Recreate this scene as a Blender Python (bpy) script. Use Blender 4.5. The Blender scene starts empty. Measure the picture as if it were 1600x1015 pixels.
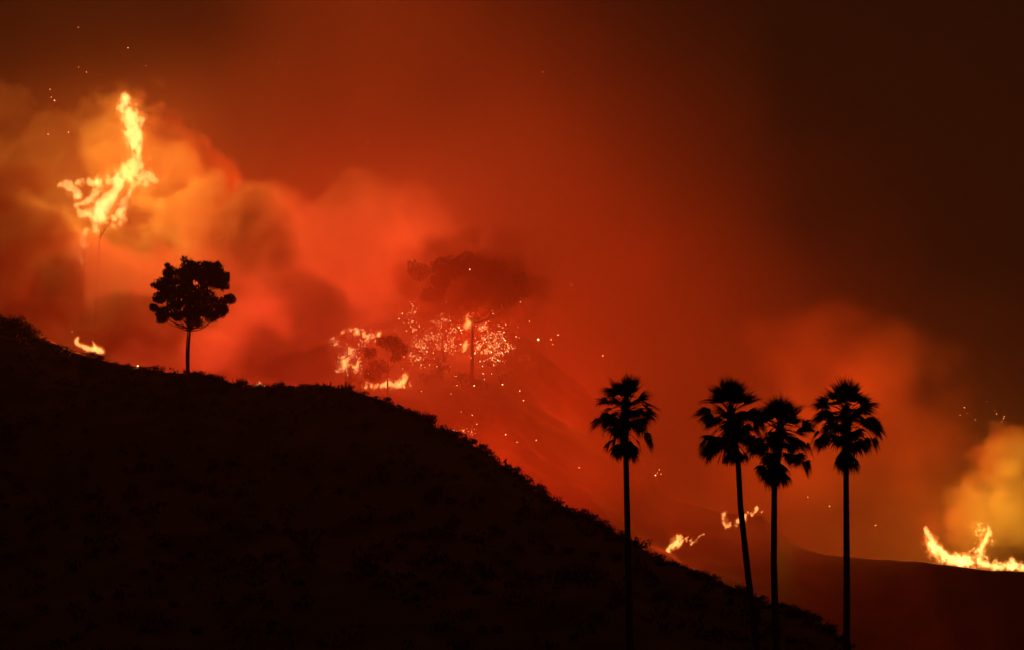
import bpy, bmesh, math, random
from mathutils import Vector, Matrix, noise as mnoise
import numpy as np
scene = bpy.context.scene
C = scene.collection

# ---------------------------------------------------------------- camera
K = 0.36 / 1600.0                      # tangent of one photo pixel at 100 mm on a 36 mm sensor
PITCH = math.atan((1100 - 507.5) * K)
EYE = Vector((0, 0, 1.7))
cam = bpy.data.cameras.new('camera')
cam.lens = 100; cam.sensor_width = 36
cam.clip_start = 1; cam.clip_end = 20000
camo = bpy.data.objects.new('camera', cam); C.objects.link(camo)
camo.location = EYE; camo.rotation_euler = (math.pi / 2 + PITCH, 0, 0)
scene.camera = camo

def P(px, py, Y):
    """The point at distance Y seen in the photograph at (px, py)."""
    u = (px - 800) * K; v = (507.5 - py) * K
    c, s = math.cos(PITCH), math.sin(PITCH)
    d = Vector((u, c - v * s, s + v * c))
    return EYE + d * (Y / d.y)

# ---------------------------------------------------------------- night sky, no sun
world = bpy.data.worlds.new('World'); scene.world = world
world.use_nodes = True
bg = world.node_tree.nodes['Background']
bg.inputs[0].default_value = (0.014, 0.0042, 0.0010, 1)
bg.inputs[1].default_value = 1.0
scene.view_settings.view_transform = 'Standard'
scene.view_settings.look = 'None'
scene.view_settings.exposure = 0
scene.view_settings.gamma = 1

cy = scene.cycles
cy.use_denoising = True
try: cy.denoiser = 'OPENIMAGEDENOISE'
except Exception: pass
cy.use_adaptive_sampling = True
cy.adaptive_threshold = 0.03
cy.max_bounces = 6
cy.volume_bounces = 1
cy.transparent_max_bounces = 48
cy.volume_step_rate = 2.0
cy.volume_max_steps = 256
cy.sample_clamp_indirect = 2.0
cy.use_light_tree = True

# ---------------------------------------------------------------- helpers
def link(name, me, mat=None, parent=None):
    o = bpy.data.objects.new(name, me); C.objects.link(o)
    if mat is not None and me is not None: me.materials.append(mat)
    if parent is not None: o.parent = parent
    return o

def tag(o, label=None, cat=None, group=None, kind=None):
    if label: o['label'] = label
    if cat: o['category'] = cat
    if group: o['group'] = group
    if kind: o['kind'] = kind
    return o

def new_mat(name):
    m = bpy.data.materials.new(name); m.use_nodes = True
    m.node_tree.nodes.clear()
    out = m.node_tree.nodes.new('ShaderNodeOutputMaterial')
    return m, m.node_tree, out

def smooth(x):
    x = max(0.0, min(1.0, x)); return x * x * (3 - 2 * x)

def interp(x, pts):
    xs = [p[0] for p in pts]; ys = [p[1] for p in pts]
    return float(np.interp(x, xs, ys))

# ---------------------------------------------------------------- fields in geometry nodes (smoke and flames)
class F:
    """A scalar field socket with arithmetic."""
    def __init__(s, g, sock): s.g = g; s.s = sock
    def _m(s, op, *a, clamp=False):
        n = s.g.nodes.new('ShaderNodeMath'); n.operation = op; n.use_clamp = clamp
        for i, x in enumerate((s,) + a):
            if isinstance(x, F): s.g.links.new(x.s, n.inputs[i])
            else: n.inputs[i].default_value = x
        return F(s.g, n.outputs[0])
    def __add__(s, o): return s._m('ADD', o)
    def __sub__(s, o): return s._m('SUBTRACT', o)
    def __mul__(s, o): return s._m('MULTIPLY', o)
    def __truediv__(s, o): return s._m('DIVIDE', o)
    def sqrt(s): return s._m('SQRT')
    def abs(s): return s._m('ABSOLUTE')
    def max(s, o): return s._m('MAXIMUM', o)
    def min(s, o): return s._m('MINIMUM', o)
    def step(s, a, b):
        """smoothstep from 0 at a to 1 at b"""
        n = s.g.nodes.new('ShaderNodeMapRange'); n.interpolation_type = 'SMOOTHSTEP'
        s.g.links.new(s.s, n.inputs[0])
        n.inputs[1].default_value = a; n.inputs[2].default_value = b
        return F(s.g, n.outputs[0])

class Fields:
    def __init__(s, g):
        s.g = g
        s.p = g.nodes.new('GeometryNodeInputPosition').outputs[0]
        n = g.nodes.new('ShaderNodeSeparateXYZ'); g.links.new(s.p, n.inputs[0])
        s.x, s.y, s.z = (F(g, n.outputs[i]) for i in range(3))
    def vec(s, scale=(1, 1, 1), shift=(0, 0, 0)):
        n = s.g.nodes.new('ShaderNodeVectorMath'); n.operation = 'MULTIPLY_ADD'
        s.g.links.new(s.p, n.inputs[0]); n.inputs[1].default_value = scale; n.inputs[2].default_value = shift
        return n.outputs[0]
    def noise(s, size, detail=4, rough=0.55, shift=(0, 0, 0), stretch=(1, 1, 1), dist=0.0):
        n = s.g.nodes.new('ShaderNodeTexNoise')
        s.g.links.new(s.vec(tuple(k / size for k in stretch), shift), n.inputs['Vector'])
        n.inputs['Scale'].default_value = 1; n.inputs['Detail'].default_value = detail
        n.inputs['Roughness'].default_value = rough; n.inputs['Distortion'].default_value = dist
        return (F(s.g, n.outputs[0]) - 0.5) * 3.0
    def puffs(s, size, detail=2, rough=0.5, shift=(0, 0, 0)):
        """rounded cauliflower bumps, about -0.5 .. 0.5"""
        n = s.g.nodes.new('ShaderNodeTexVoronoi'); n.feature = 'SMOOTH_F1'
        s.g.links.new(s.vec((1 / size,) * 3, shift), n.inputs['Vector'])
        n.inputs['Scale'].default_value = 1
        n.inputs['Detail'].default_value = detail; n.inputs['Roughness'].default_value = rough
        n.inputs['Smoothness'].default_value = 0.4
        n.normalize = True
        return (F(s.g, n.outputs[0]) * -4.0) + 1.15
    def ball(s, c, r):
        """1 at the centre c, 0 on the ellipsoid of radii r, negative outside"""
        d = ((s.x - c[0]) / r[0]); e = ((s.y - c[1]) / r[1]); f = ((s.z - c[2]) / r[2])
        return ((d * d + e * e + f * f).sqrt() * -1.0) + 1.0

def volume_object(name, lo, hi, voxel, density, material):
    g = bpy.data.node_groups.new(name, 'GeometryNodeTree')
    g.interface.new_socket(name='Geometry', in_out='OUTPUT', socket_type='NodeSocketGeometry')
    out = g.nodes.new('NodeGroupOutput')
    v = g.nodes.new('GeometryNodeVolumeCube')
    v.inputs['Min'].default_value = lo; v.inputs['Max'].default_value = hi
    for k, ax in enumerate('XYZ'):
        v.inputs['Resolution ' + ax].default_value = max(4, int((hi[k] - lo[k]) / voxel))
    d = density(Fields(g))
    g.links.new(d.s, v.inputs['Density'])
    sm = g.nodes.new('GeometryNodeSetMaterial'); sm.inputs['Material'].default_value = material
    g.links.new(v.outputs[0], sm.inputs[0]); g.links.new(sm.outputs[0], out.inputs[0])
    me = bpy.data.meshes.new(name)
    o = link(name, me, material)
    m = o.modifiers.new('smoke', 'NODES'); m.node_group = g
    m.show_viewport = False                # a dense grid: built for the render only
    return o

def smoke_mat(name, color, absorb, density=1.0, aniso=0.0):
    m, t, out = new_mat(name)
    v = t.nodes.new('ShaderNodeVolumePrincipled')
    v.inputs['Color'].default_value = (*color, 1)
    v.inputs['Absorption Color'].default_value = (*absorb, 1)
    v.inputs['Density'].default_value = density
    v.inputs['Anisotropy'].default_value = aniso
    t.links.new(v.outputs[0], out.inputs['Volume'])
    return m
# ---------------------------------------------------------------- ground and hills
def earth_mat(name, c1, c2, scale):
    m, t, out = new_mat(name)
    b = t.nodes.new('ShaderNodeBsdfPrincipled'); b.inputs['Roughness'].default_value = 0.95
    n = t.nodes.new('ShaderNodeTexNoise'); n.inputs['Scale'].default_value = scale; n.inputs['Detail'].default_value = 6
    co = t.nodes.new('ShaderNodeTexCoord'); t.links.new(co.outputs['Object'], n.inputs['Vector'])
    r = t.nodes.new('ShaderNodeValToRGB')
    r.color_ramp.elements[0].position = 0.35; r.color_ramp.elements[0].color = (*c1, 1)
    r.color_ramp.elements[1].position = 0.65; r.color_ramp.elements[1].color = (*c2, 1)
    t.links.new(n.outputs[0], r.inputs[0]); t.links.new(r.outputs[0], b.inputs['Base Color'])
    bu = t.nodes.new('ShaderNodeBump'); bu.inputs['Strength'].default_value = 0.6; bu.inputs['Distance'].default_value = 0.5
    t.links.new(n.outputs[0], bu.inputs['Height']); t.links.new(bu.outputs[0], b.inputs['Normal'])
    t.links.new(b.outputs[0], out.inputs['Surface'])
    return m
EARTH = earth_mat('dry_earth', (0.15, 0.105, 0.06), (0.27, 0.19, 0.11), 0.12)
BURNT = earth_mat('burnt_earth', (0.010, 0.009, 0.008), (0.03, 0.025, 0.02), 0.1)

def sheet(name, nx, ny, fn, mat):
    vs, fs = [], []
    for j in range(ny):
        for i in range(nx):
            vs.append(fn(i / (nx - 1), j / (ny - 1)))
    for j in range(ny - 1):
        for i in range(nx - 1):
            a = j * nx + i
            fs.append((a, a + 1, a + 1 + nx, a + nx))
    me = bpy.data.meshes.new(name); me.from_pydata(vs, [], fs)
    me.polygons.foreach_set('use_smooth', [True] * len(fs))
    return tag(link(name, me, mat), kind='structure')

def ground_fn(u, v):
    x = (u - 0.5) * 2; y = (v - 0.5) * 2
    return (9000 * x * abs(x), 9000 * y * abs(y), 0)
sheet('ground', 60, 60, ground_fn, EARTH)

# the near hill: its crest in photo pixels with the distance of each crest point
NEAR = [(-500, 330, 560), (-200, 425, 535), (0, 497, 515), (60, 524, 508), (110, 546, 502), (170, 566, 496), (215, 574, 492), (262, 580, 488), (330, 586, 480),
        (372, 603, 476), (420, 606, 472), (470, 603, 466), (530, 601, 458), (575, 619, 452), (615, 632, 447), (660, 655, 442),
        (700, 675, 436), (745, 699, 430), (790, 727, 424), (815, 752, 420), (850, 776, 415), (900, 800, 408), (950, 825, 400), (985, 846, 394),
        (1030, 874, 388), (1080, 893, 382), (1130, 917, 375), (1200, 943, 366), (1270, 966, 358), (1310, 1000, 350), (1380, 1050, 340), (1500, 1110, 330)]
NEAR_C = [P(*p) for p in NEAR]
NX = [p.x for p in NEAR_C]
def near_crest(x):
    return float(np.interp(x, NX, [p.y for p in NEAR_C])), float(np.interp(x, NX, [p.z for p in NEAR_C]))
def near_z(x, y, rough=True):
    cy_, cz = near_crest(x)
    if cz < 0: return cz
    d = y - cy_
    w = (130 + 0.5 * cz) if d < 0 else 150
    t = min(1.0, abs(d) / w)
    prof = 1 - smooth(t) if d > 0 else (1 - t) ** 1.25 * (1 - 0.1 * t)
    z = cz * prof
    if rough:
        k = min(1.0, abs(d) / 25)
        z += k * (7 * mnoise.fractal(Vector((x / 60, y / 90, 3.1)), 1.0, 2.0, 4) - 1.0) * min(1, prof * 3)
        z += 0.6 * mnoise.fractal(Vector((x / 6, y / 6, 8.1)), 1.0, 2.0, 3) * min(1, prof * 3)
    return z - (1.5 if prof < 0.02 else 0)
def near_fn(u, v):
    x = NX[0] + (NX[-1] - NX[0]) * u
    cy_, cz = near_crest(x)
    s = (v - 0.62) / 0.62 if v < 0.62 else (v - 0.62) / 0.38
    y = cy_ + (s * abs(s) ** 0.3 * 235 if s < 0 else s ** 1.3 * 160)
    return (x, y, near_z(x, y))
sheet('near_hill', 420, 150, near_fn, EARTH)

# the far burning mountainside, falling from left to right
FAR = [(-700, 250, 1000), (-200, 330, 960), (0, 385, 930), (110, 412, 905), (230, 425, 890), (400, 455, 860), (560, 475, 830), (700, 470, 810), (800, 515, 800), (900, 590, 790), (980, 690, 780),
       (1050, 780, 765), (1120, 800, 755), (1190, 804, 745), (1235, 846, 738), (1290, 866, 728), (1400, 874, 715), (1450, 878, 705), (1530, 889, 700), (1600, 893, 700), (1800, 900, 700), (2200, 930, 700)]
FAR_C = [P(*p) for p in FAR]
FX = [p.x for p in FAR_C]
def far_crest(x):
    return float(np.interp(x, FX, [p.y for p in FAR_C])), float(np.interp(x, FX, [p.z for p in FAR_C]))
def far_z(x, y):
    cy_, cz = far_crest(x)
    d = y - cy_
    w = (cy_ - 560) * interp(x, [(40, 1.0), (85, 0.44)]) if d < 0 else 300
    t = min(1.0, abs(d) / w)
    prof = 1 - smooth(t) if d > 0 else (1 - t) ** interp(x, [(0, 0.9), (35, 1.15)])
    z = cz * prof
    k = min(1.0, abs(d) / 30)
    z += (k * interp(x, [(20, 9), (70, 0.8)]) * mnoise.fractal(Vector((x / 70, y / 70, 5.1)), 1.0, 2.0, 4) + interp(x, [(20, 0.8), (70, 0.3)]) * mnoise.fractal(Vector((x / 8, y / 8, 2.1)), 1.0, 2.0, 3)) * min(1, prof * 3)
    z += interp(x, [(20, 2.6), (60, 0.3)]) * mnoise.fractal(Vector((x / 11, y / 11, 7.7)), 1.0, 2.0, 4) * min(1, prof * 3)
    return z - (1.5 if prof < 0.02 else 0)
def far_fn(u, v):
    x = FX[0] + (FX[-1] - FX[0]) * u
    cy_, cz = far_crest(x)
    s = (v - 0.6) / 0.6 if v < 0.6 else (v - 0.6) / 0.4
    y = cy_ + (s * abs(s) ** 0.2 * (cy_ - 540) if s < 0 else s ** 1.3 * 310)
    return (x, y, far_z(x, y))
sheet('far_hillside', 300, 110, far_fn, BURNT)

def on_far(px, py):
    """distance at which the sight line through a photo point meets the far hillside"""
    for Y in range(560, 900):
        q = P(px, py, Y)
        if far_z(q.x, q.y) > q.z: return Y - 2
    return far_crest(q.x)[0]

# ---------------------------------------------------------------- smoke
AL = (0.86, 0.58, 0.42)
SMOKE = smoke_mat('smoke', AL, (0.45, 0.16, 0.12))
REDSMOKE = smoke_mat('far_smoke', (0.88, 0.47, 0.34), (0.45, 0.14, 0.10))
SHADE_SMOKE = smoke_mat('shade_smoke', (0.42, 0.2, 0.13), (0.1, 0.05, 0.03))  # same smoke, albedo darkened to stand in for its unlit clumps

def pix_ball(f, px, py, Y, rx, rz, ry):
    c = P(px, py, Y); s = K * Y
    return f.ball(c, (rx * s, ry, rz * s))

def bank(f):
    n = f.noise(120, 5, 0.55, stretch=(1, 1, 0.8))
    edge = f.ball((-30, 880, 0), (330, 230, 330)).step(0.0, 0.35)
    d = (n * 1.4 + 0.5).max(0.05)
    clear = (f.x + f.z + n * 80).step(300, 165)       # the air clears towards the upper right
    gap = f.ball((-128, 850, 205), (80, 400, 44)).step(-0.2, 0.6) * -0.75 + 1.0    # a dark hole of clear air top left
    d = d * gap
    low = f.z.step(90, 20) * f.x.step(60, 0) * 0.9 + 1.0      # thicker in the canyon
    apron = f.ball((-85, 650, 75), (190, 85, 95)).step(0, 0.5) * (n * 1.4 + 0.5).max(0.1) * 0.0045   # smoke lying against the mountainside
    return d * edge * clear * low * 0.0045 + apron
volume_object('smoke', (-370, 540, -5), (310, 1100, 340), 5.0, bank, REDSMOKE)

def plume(name, blobs, voxel, mat, nsize=55, namp=1.0, pamp=0.4, psize=40, soft=0.3, dens=0.03, shift=(0, 0, 0), pdet=3):
    lo = [1e9] * 3; hi = [-1e9] * 3
    for px, py, Y, rx, rz, ry, w in blobs:
        c = P(px, py, Y); s = K * Y; r = (rx * s, ry, rz * s)
        for k in range(3):
            lo[k] = min(lo[k], c[k] - 1.6 * r[k]); hi[k] = max(hi[k], c[k] + 1.6 * r[k])
    def fn(f):
        n = f.noise(nsize, 6, 0.62, shift=shift) * namp
        var = (f.noise(nsize * 0.4, 4, 0.6, shift=(shift[2], shift[0], shift[1])) * 1.6 + 1.0).max(0.15)
        if pamp: n = n + f.puffs(psize, pdet, 0.55, shift=shift) * pamp
        tot = None
        for px, py, Y, rx, rz, ry, w in blobs:
            q = pix_ball(f, px, py, Y, rx, rz, ry)
            b = (q + n).step(0, soft) * q.step(-0.6, -0.2) * w
            tot = b if tot is None else tot.max(b)
        return tot * var * dens
    return tag(volume_object(name, lo, hi, voxel, fn, mat), kind='stuff')

# lit plume behind the tall flame
plume('smoke', [(190, 280, 880, 110, 110, 34, 1), (285, 285, 882, 66, 85, 28, 0.9), (350, 400, 862, 120, 90, 36, 1), (50, 250, 885, 110, 75, 30, 0.9), (60, 400, 870, 140, 80, 36, 0.5), (-25, 165, 878, 75, 45, 18, 1), (440, 410, 865, 80, 60, 26, 0.9)],
      1.5, SMOKE, nsize=34, psize=22, namp=0.7, pamp=1.0, pdet=4, dens=0.14, soft=0.12)
# smoke boiling up behind the lone tree
plume('smoke', [(250, 470, 790, 120, 80, 28, 1), (385, 510, 780, 110, 100, 28, 1), (300, 560, 770, 120, 60, 24, 0.8), (130, 500, 790, 90, 60, 24, 0.6), (155, 420, 774, 80, 58, 14, 1)],
      1.5, SMOKE, nsize=30, psize=20, namp=0.7, pamp=0.9, pdet=4, dens=0.07, soft=0.15, shift=(2, 2, 6))
# broad plume over the burning trees
plume('smoke', [(560, 400, 800, 130, 110, 36, 1), (480, 480, 790, 140, 100, 34, 0.8), (660, 400, 810, 70, 90, 30, 0.7), (620, 330, 815, 80, 50, 26, 0.5)],
      1.8, SMOKE, nsize=46, psize=28, namp=0.8, pamp=0.9, pdet=4, dens=0.06, soft=0.15, shift=(3, 1, 7))
# red column on the right and the bright one over the right fire
plume('smoke', [(1350, 540, 855, 130, 90, 34, 0.8), (1330, 600, 850, 160, 100, 38, 1), (1240, 700, 840, 150, 120, 36, 0.8), (1420, 700, 850, 110, 120, 36, 1)],
      2.8, SMOKE, nsize=52, psize=30, namp=1.0, pamp=0.55, dens=0.025, soft=0.3, shift=(9, 2, 1))
plume('smoke', [(1570, 720, 785, 46, 55, 16, 1), (1545, 800, 780, 60, 70, 16, 0.8), (1600, 800, 785, 60, 80, 18, 0.9), (1650, 760, 795, 70, 90, 20, 0.8)],
      1.5, SMOKE, nsize=22, psize=14, namp=0.7, pamp=0.9, pdet=4, dens=0.12, soft=0.15, shift=(5, 5, 1))
# thin smoke veil added to lighten the near hill, and low smoke in front of the right hand slope
def veil(f):
    n = f.noise(80, 3, 0.5)
    return f.ball((0, 400, 65), (210, 125, 90)).step(0, 0.9) * (n * 0.7 + 1.0).max(0.2) * 0.0018
tag(volume_object('smoke', (-215, 270, -5), (215, 530, 210), 6.0, veil, SMOKE), 'thin smoke added as a veil over the near hill', kind='stuff')
plume('smoke', [(1270, 835, 668, 230, 62, 26, 0.8), (1080, 800, 680, 120, 50, 26, 0.7), (890, 740, 640, 190, 120, 30, 1)], 2.5, SMOKE, nsize=40, psize=24, namp=0.7, pamp=0.3, dens=0.015, soft=1.0, shift=(8, 3, 1))
# dark puffs rising in the canyon in front of the lit smoke
def puff(blobs, dens, shift, voxel=0.9, mat=SHADE_SMOKE, nsize=17, psize=12, soft=0.16, namp=0.6, pamp=1.0):
    plume('smoke', blobs, voxel, mat, nsize=nsize, psize=psize, namp=namp, pamp=pamp, pdet=4, dens=dens, soft=soft, shift=shift)
puff([(395, 378, 560, 72, 66, 12, 1), (365, 440, 560, 62, 44, 10, 0.7), (428, 420, 560, 48, 52, 10, 0.7)], 0.045, (1, 6, 2))
puff([(490, 482, 550, 62, 60, 11, 1), (460, 564, 530, 88, 50, 14, 1), (415, 520, 545, 60, 40, 10, 0.4)], 0.045, (4, 6, 2))
puff([(95, 460, 580, 50, 55, 9, 1), (50, 505, 580, 60, 40, 10, 1), (200, 505, 570, 120, 36, 10, 0.7), (235, 540, 560, 80, 30, 10, 0.6)], 0.085, (4, 9, 2))
puff([(0, 350, 745, 95, 90, 16, 1), (70, 370, 745, 60, 70, 14, 0.9), (30, 290, 750, 45, 30, 12, 0.7), (20, 440, 740, 70, 50, 14, 0.8)], 0.085, (2, 9, 6), voxel=1.6, nsize=24, psize=16)
puff([(270, 335, 740, 70, 35, 12, 0.8), (320, 360, 740, 50, 30, 12, 0.7)], 0.02, (7, 9, 1), voxel=1.6, nsize=24, psize=16)
puff([(740, 440, 690, 135, 75, 13, 1), (650, 430, 690, 60, 42, 11, 0.7)], 0.085, (2, 3, 1), voxel=1.5)

# thin haze round everything
def haze():
    m, t, out = new_mat('haze')
    v = t.nodes.new('ShaderNodeVolumePrincipled')
    v.inputs['Color'].default_value = (0.85, 0.7, 0.55, 1); v.inputs['Density'].default_value = HAZE
    t.links.new(v.outputs[0], out.inputs['Volume'])
    bm = bmesh.new(); bmesh.ops.create_cube(bm, size=1)
    for q in bm.verts: q.co = Vector((q.co.x * 1200, q.co.y * 1150 + 520, q.co.z * 402 + 199))
    me = bpy.data.meshes.new('haze'); bm.to_mesh(me); bm.free()
    tag(link('haze', me, m), kind='stuff')
HAZE = 0.00008
haze()

# ---------------------------------------------------------------- lamps for the fires, and fill lamps added up in the smoke
def fire_fill_lamp(px, py, Y, power, col, r=4, parent=None):
    l = bpy.data.lights.new('fire_and_fill', 'POINT'); l.energy = power; l.color = col; l.shadow_soft_size = r
    o = bpy.data.objects.new('fire_and_fill', l); C.objects.link(o); o.location = P(px, py, Y)
    return o
LIGHTS = [
    (212, 265, 826, 7.0e4, (1, 0.46, 0.055), 8), (205, 185, 826, 3e4, (1, 0.55, 0.055), 8), (140, 330, 822, 2e4, (1, 0.45, 0.05), 8), (60, 270, 830, 1.2e4, (1, 0.45, 0.05), 8), (212, 265, 780, 8e4, (1, 0.15, 0.03), 10),
    (330, 340, 800, 9e3, (1, 0.1, 0.02), 8), (620, 590, 680, 1.5e4, (1, 0.12, 0.02), 5), (735, 500, 750, 6e4, (1, 0.07, 0.013), 5), (570, 440, 720, 2.5e4, (1, 0.095, 0.034), 8), (460, 430, 730, 5.8e4, (1, 0.09, 0.036), 8), (650, 360, 748, 0.74e5, (1, 0.135, 0.042), 8),  # several are added up in the smoke, above the burning trees
    (220, 455, 740, 2.6e4, (1, 0.10, 0.036), 10), (330, 560, 715, 5e3, (1, 0.085, 0.034), 8), (420, 540, 725, 2e4, (1, 0.085, 0.034), 8), (470, 320, 780, 8e3, (1, 0.095, 0.034), 12),  # added to make the smoke left of centre brighter and pinker
    (300, 680, 640, 2.0e5, (1, 0.045, 0.007), 10), (700, 770, 625, 4e4, (1, 0.05, 0.006), 10), (800, 860, 610, 9e4, (1, 0.045, 0.005), 10), (545, 340, 890, 1.9e5, (1, 0.06, 0.008), 15), (1280, 900, 620, 2.5e3, (1, 0.05, 0.005), 6),  # includes one added in mid-air and one added to grade the low smoke
    (940, 930, 610, 3.5e4, (1, 0.045, 0.005), 10), (860, 480, 890, 8e4, (1, 0.06, 0.007), 15), (900, 620, 760, 4.5e4, (1, 0.045, 0.005), 10),  # middle one added in mid-air for the upper smoke
    (1056, 836, on_far(1048, 862) - 8, 1.0e4, (1, 0.06, 0.007), 3), (1160, 780, 730, 8e3, (1, 0.06, 0.007), 4),
    (1020, 400, 850, 5e4, (1, 0.045, 0.005), 15), (1330, 640, 790, 8.5e4, (1, 0.045, 0.005), 10),  # first one added in mid-air to brighten the smoke, no flame there
    (1460, 820, 730, 2.5e4, (1, 0.08, 0.007), 3), (1535, 828, 738, 6e4, (1, 0.66, 0.05), 3), (1585, 735, 764, 1.4e4, (1, 0.66, 0.05), 4),
    (140, 530, 512, 1.2e4, (1, 0.1, 0.01), 1.5),
]
for L in LIGHTS: fire_fill_lamp(*L)
# ---------------------------------------------------------------- materials of plants
def leaf_mat(name, c1, c2, rough=0.6):
    m, t, out = new_mat(name)
    b = t.nodes.new('ShaderNodeBsdfPrincipled'); b.inputs['Roughness'].default_value = rough
    n = t.nodes.new('ShaderNodeTexNoise'); n.inputs['Scale'].default_value = 0.9; n.inputs['Detail'].default_value = 3
    co = t.nodes.new('ShaderNodeTexCoord'); t.links.new(co.outputs['Object'], n.inputs['Vector'])
    r = t.nodes.new('ShaderNodeValToRGB')
    r.color_ramp.elements[0].position = 0.35; r.color_ramp.elements[0].color = (*c1, 1)
    r.color_ramp.elements[1].position = 0.65; r.color_ramp.elements[1].color = (*c2, 1)
    t.links.new(n.outputs[0], r.inputs[0]); t.links.new(r.outputs[0], b.inputs['Base Color'])
    t.links.new(b.outputs[0], out.inputs['Surface'])
    return m
def bark_mat(name, c1, c2, zs):
    m, t, out = new_mat(name)
    b = t.nodes.new('ShaderNodeBsdfPrincipled'); b.inputs['Roughness'].default_value = 0.9
    co = t.nodes.new('ShaderNodeTexCoord'); mp = t.nodes.new('ShaderNodeMapping'); mp.inputs['Scale'].default_value = (2, 2, zs)
    t.links.new(co.outputs['Object'], mp.inputs[0])
    n = t.nodes.new('ShaderNodeTexNoise'); n.inputs['Scale'].default_value = 1.5; n.inputs['Detail'].default_value = 5
    t.links.new(mp.outputs[0], n.inputs['Vector'])
    r = t.nodes.new('ShaderNodeValToRGB')
    r.color_ramp.elements[0].position = 0.35; r.color_ramp.elements[0].color = (*c1, 1)
    r.color_ramp.elements[1].position = 0.7; r.color_ramp.elements[1].color = (*c2, 1)
    bu = t.nodes.new('ShaderNodeBump'); bu.inputs['Strength'].default_value = 0.7; bu.inputs['Distance'].default_value = 0.05
    t.links.new(n.outputs[0], r.inputs[0]); t.links.new(r.outputs[0], b.inputs['Base Color'])
    t.links.new(n.outputs[0], bu.inputs['Height']); t.links.new(bu.outputs[0], b.inputs['Normal'])
    t.links.new(b.outputs[0], out.inputs['Surface'])
    return m
PALM_LEAF = leaf_mat('palm_leaf', (0.03, 0.05, 0.018), (0.06, 0.085, 0.03), 0.45)
DEAD_LEAF = leaf_mat('dead_palm_leaf', (0.06, 0.045, 0.028), (0.12, 0.09, 0.055), 0.8)
GUM_LEAF = leaf_mat('gum_leaf', (0.035, 0.05, 0.03), (0.07, 0.08, 0.05))
BUSH_LEAF = leaf_mat('chaparral_leaf', (0.06, 0.06, 0.028), (0.13, 0.11, 0.055), 0.8)
CHAR = leaf_mat('charred_leaf', (0.02, 0.015, 0.01), (0.05, 0.035, 0.02), 0.9)
PALM_BARK = bark_mat('palm_bark', (0.06, 0.045, 0.035), (0.15, 0.12, 0.09), 9)
GUM_BARK = bark_mat('gum_bark', (0.25, 0.2, 0.16), (0.5, 0.42, 0.34), 0.5)
CHAR_BARK = bark_mat('charred_bark', (0.012, 0.01, 0.009), (0.04, 0.03, 0.025), 1)

class MB:
    def __init__(s): s.v = []; s.f = []
    def tube(s, pts, rad, n=8, cap=True):
        base = len(s.v); m = len(pts)
        for i, p in enumerate(pts):
            p = Vector(p)
            a = Vector(pts[max(0, i - 1)]); b = Vector(pts[min(m - 1, i + 1)])
            t = (b - a).normalized() if (b - a).length > 1e-6 else Vector((0, 0, 1))
            x = t.cross(Vector((0.31, 0.95, 0.07))).normalized(); y = t.cross(x)
            r = rad[i] if not isinstance(rad, (int, float)) else rad
            for k in range(n):
                an = 2 * math.pi * k / n
                s.v.append(p + (x * math.cos(an) + y * math.sin(an)) * r)
        for i in range(m - 1):
            for k in range(n):
                a = base + i * n + k; b = base + i * n + (k + 1) % n
                s.f.append((a, b, b + n, a + n))
        if cap:
            s.f.append(tuple(base + k for k in range(n))[::-1]); s.f.append(tuple(base + (m - 1) * n + k for k in range(n)))
    def strip(s, pts, wid, side):
        base = len(s.v)
        for p, w in zip(pts, wid):
            s.v.append(Vector(p) - side * w); s.v.append(Vector(p) + side * w)
        for i in range(len(pts) - 1):
            a = base + 2 * i
            s.f.append((a, a + 1, a + 3, a + 2))
    def quad(s, c, a, b):
        base = len(s.v)
        s.v += [c - a * 0.2 - b, c + a * 0.5, c - a * 0.1 + b, c - a * 0.5]
        s.f.append((base, base + 1, base + 2, base + 3))
    def mesh(s, name, sm=True):
        me = bpy.data.meshes.new(name); me.from_pydata([tuple(v) for v in s.v], [], s.f)
        if sm: me.polygons.foreach_set('use_smooth', [True] * len(s.f))
        return me
    def build(s, name, mat, parent=None, sm=True):
        return link(name, s.mesh(name, sm), mat, parent)

def empty(name, loc):
    o = bpy.data.objects.new(name, None); C.objects.link(o); o.location = loc; o.empty_display_size = 0.5
    return o

def rv(R, s=1.0): return Vector((R.gauss(0, s), R.gauss(0, s), R.gauss(0, s)))

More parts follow.
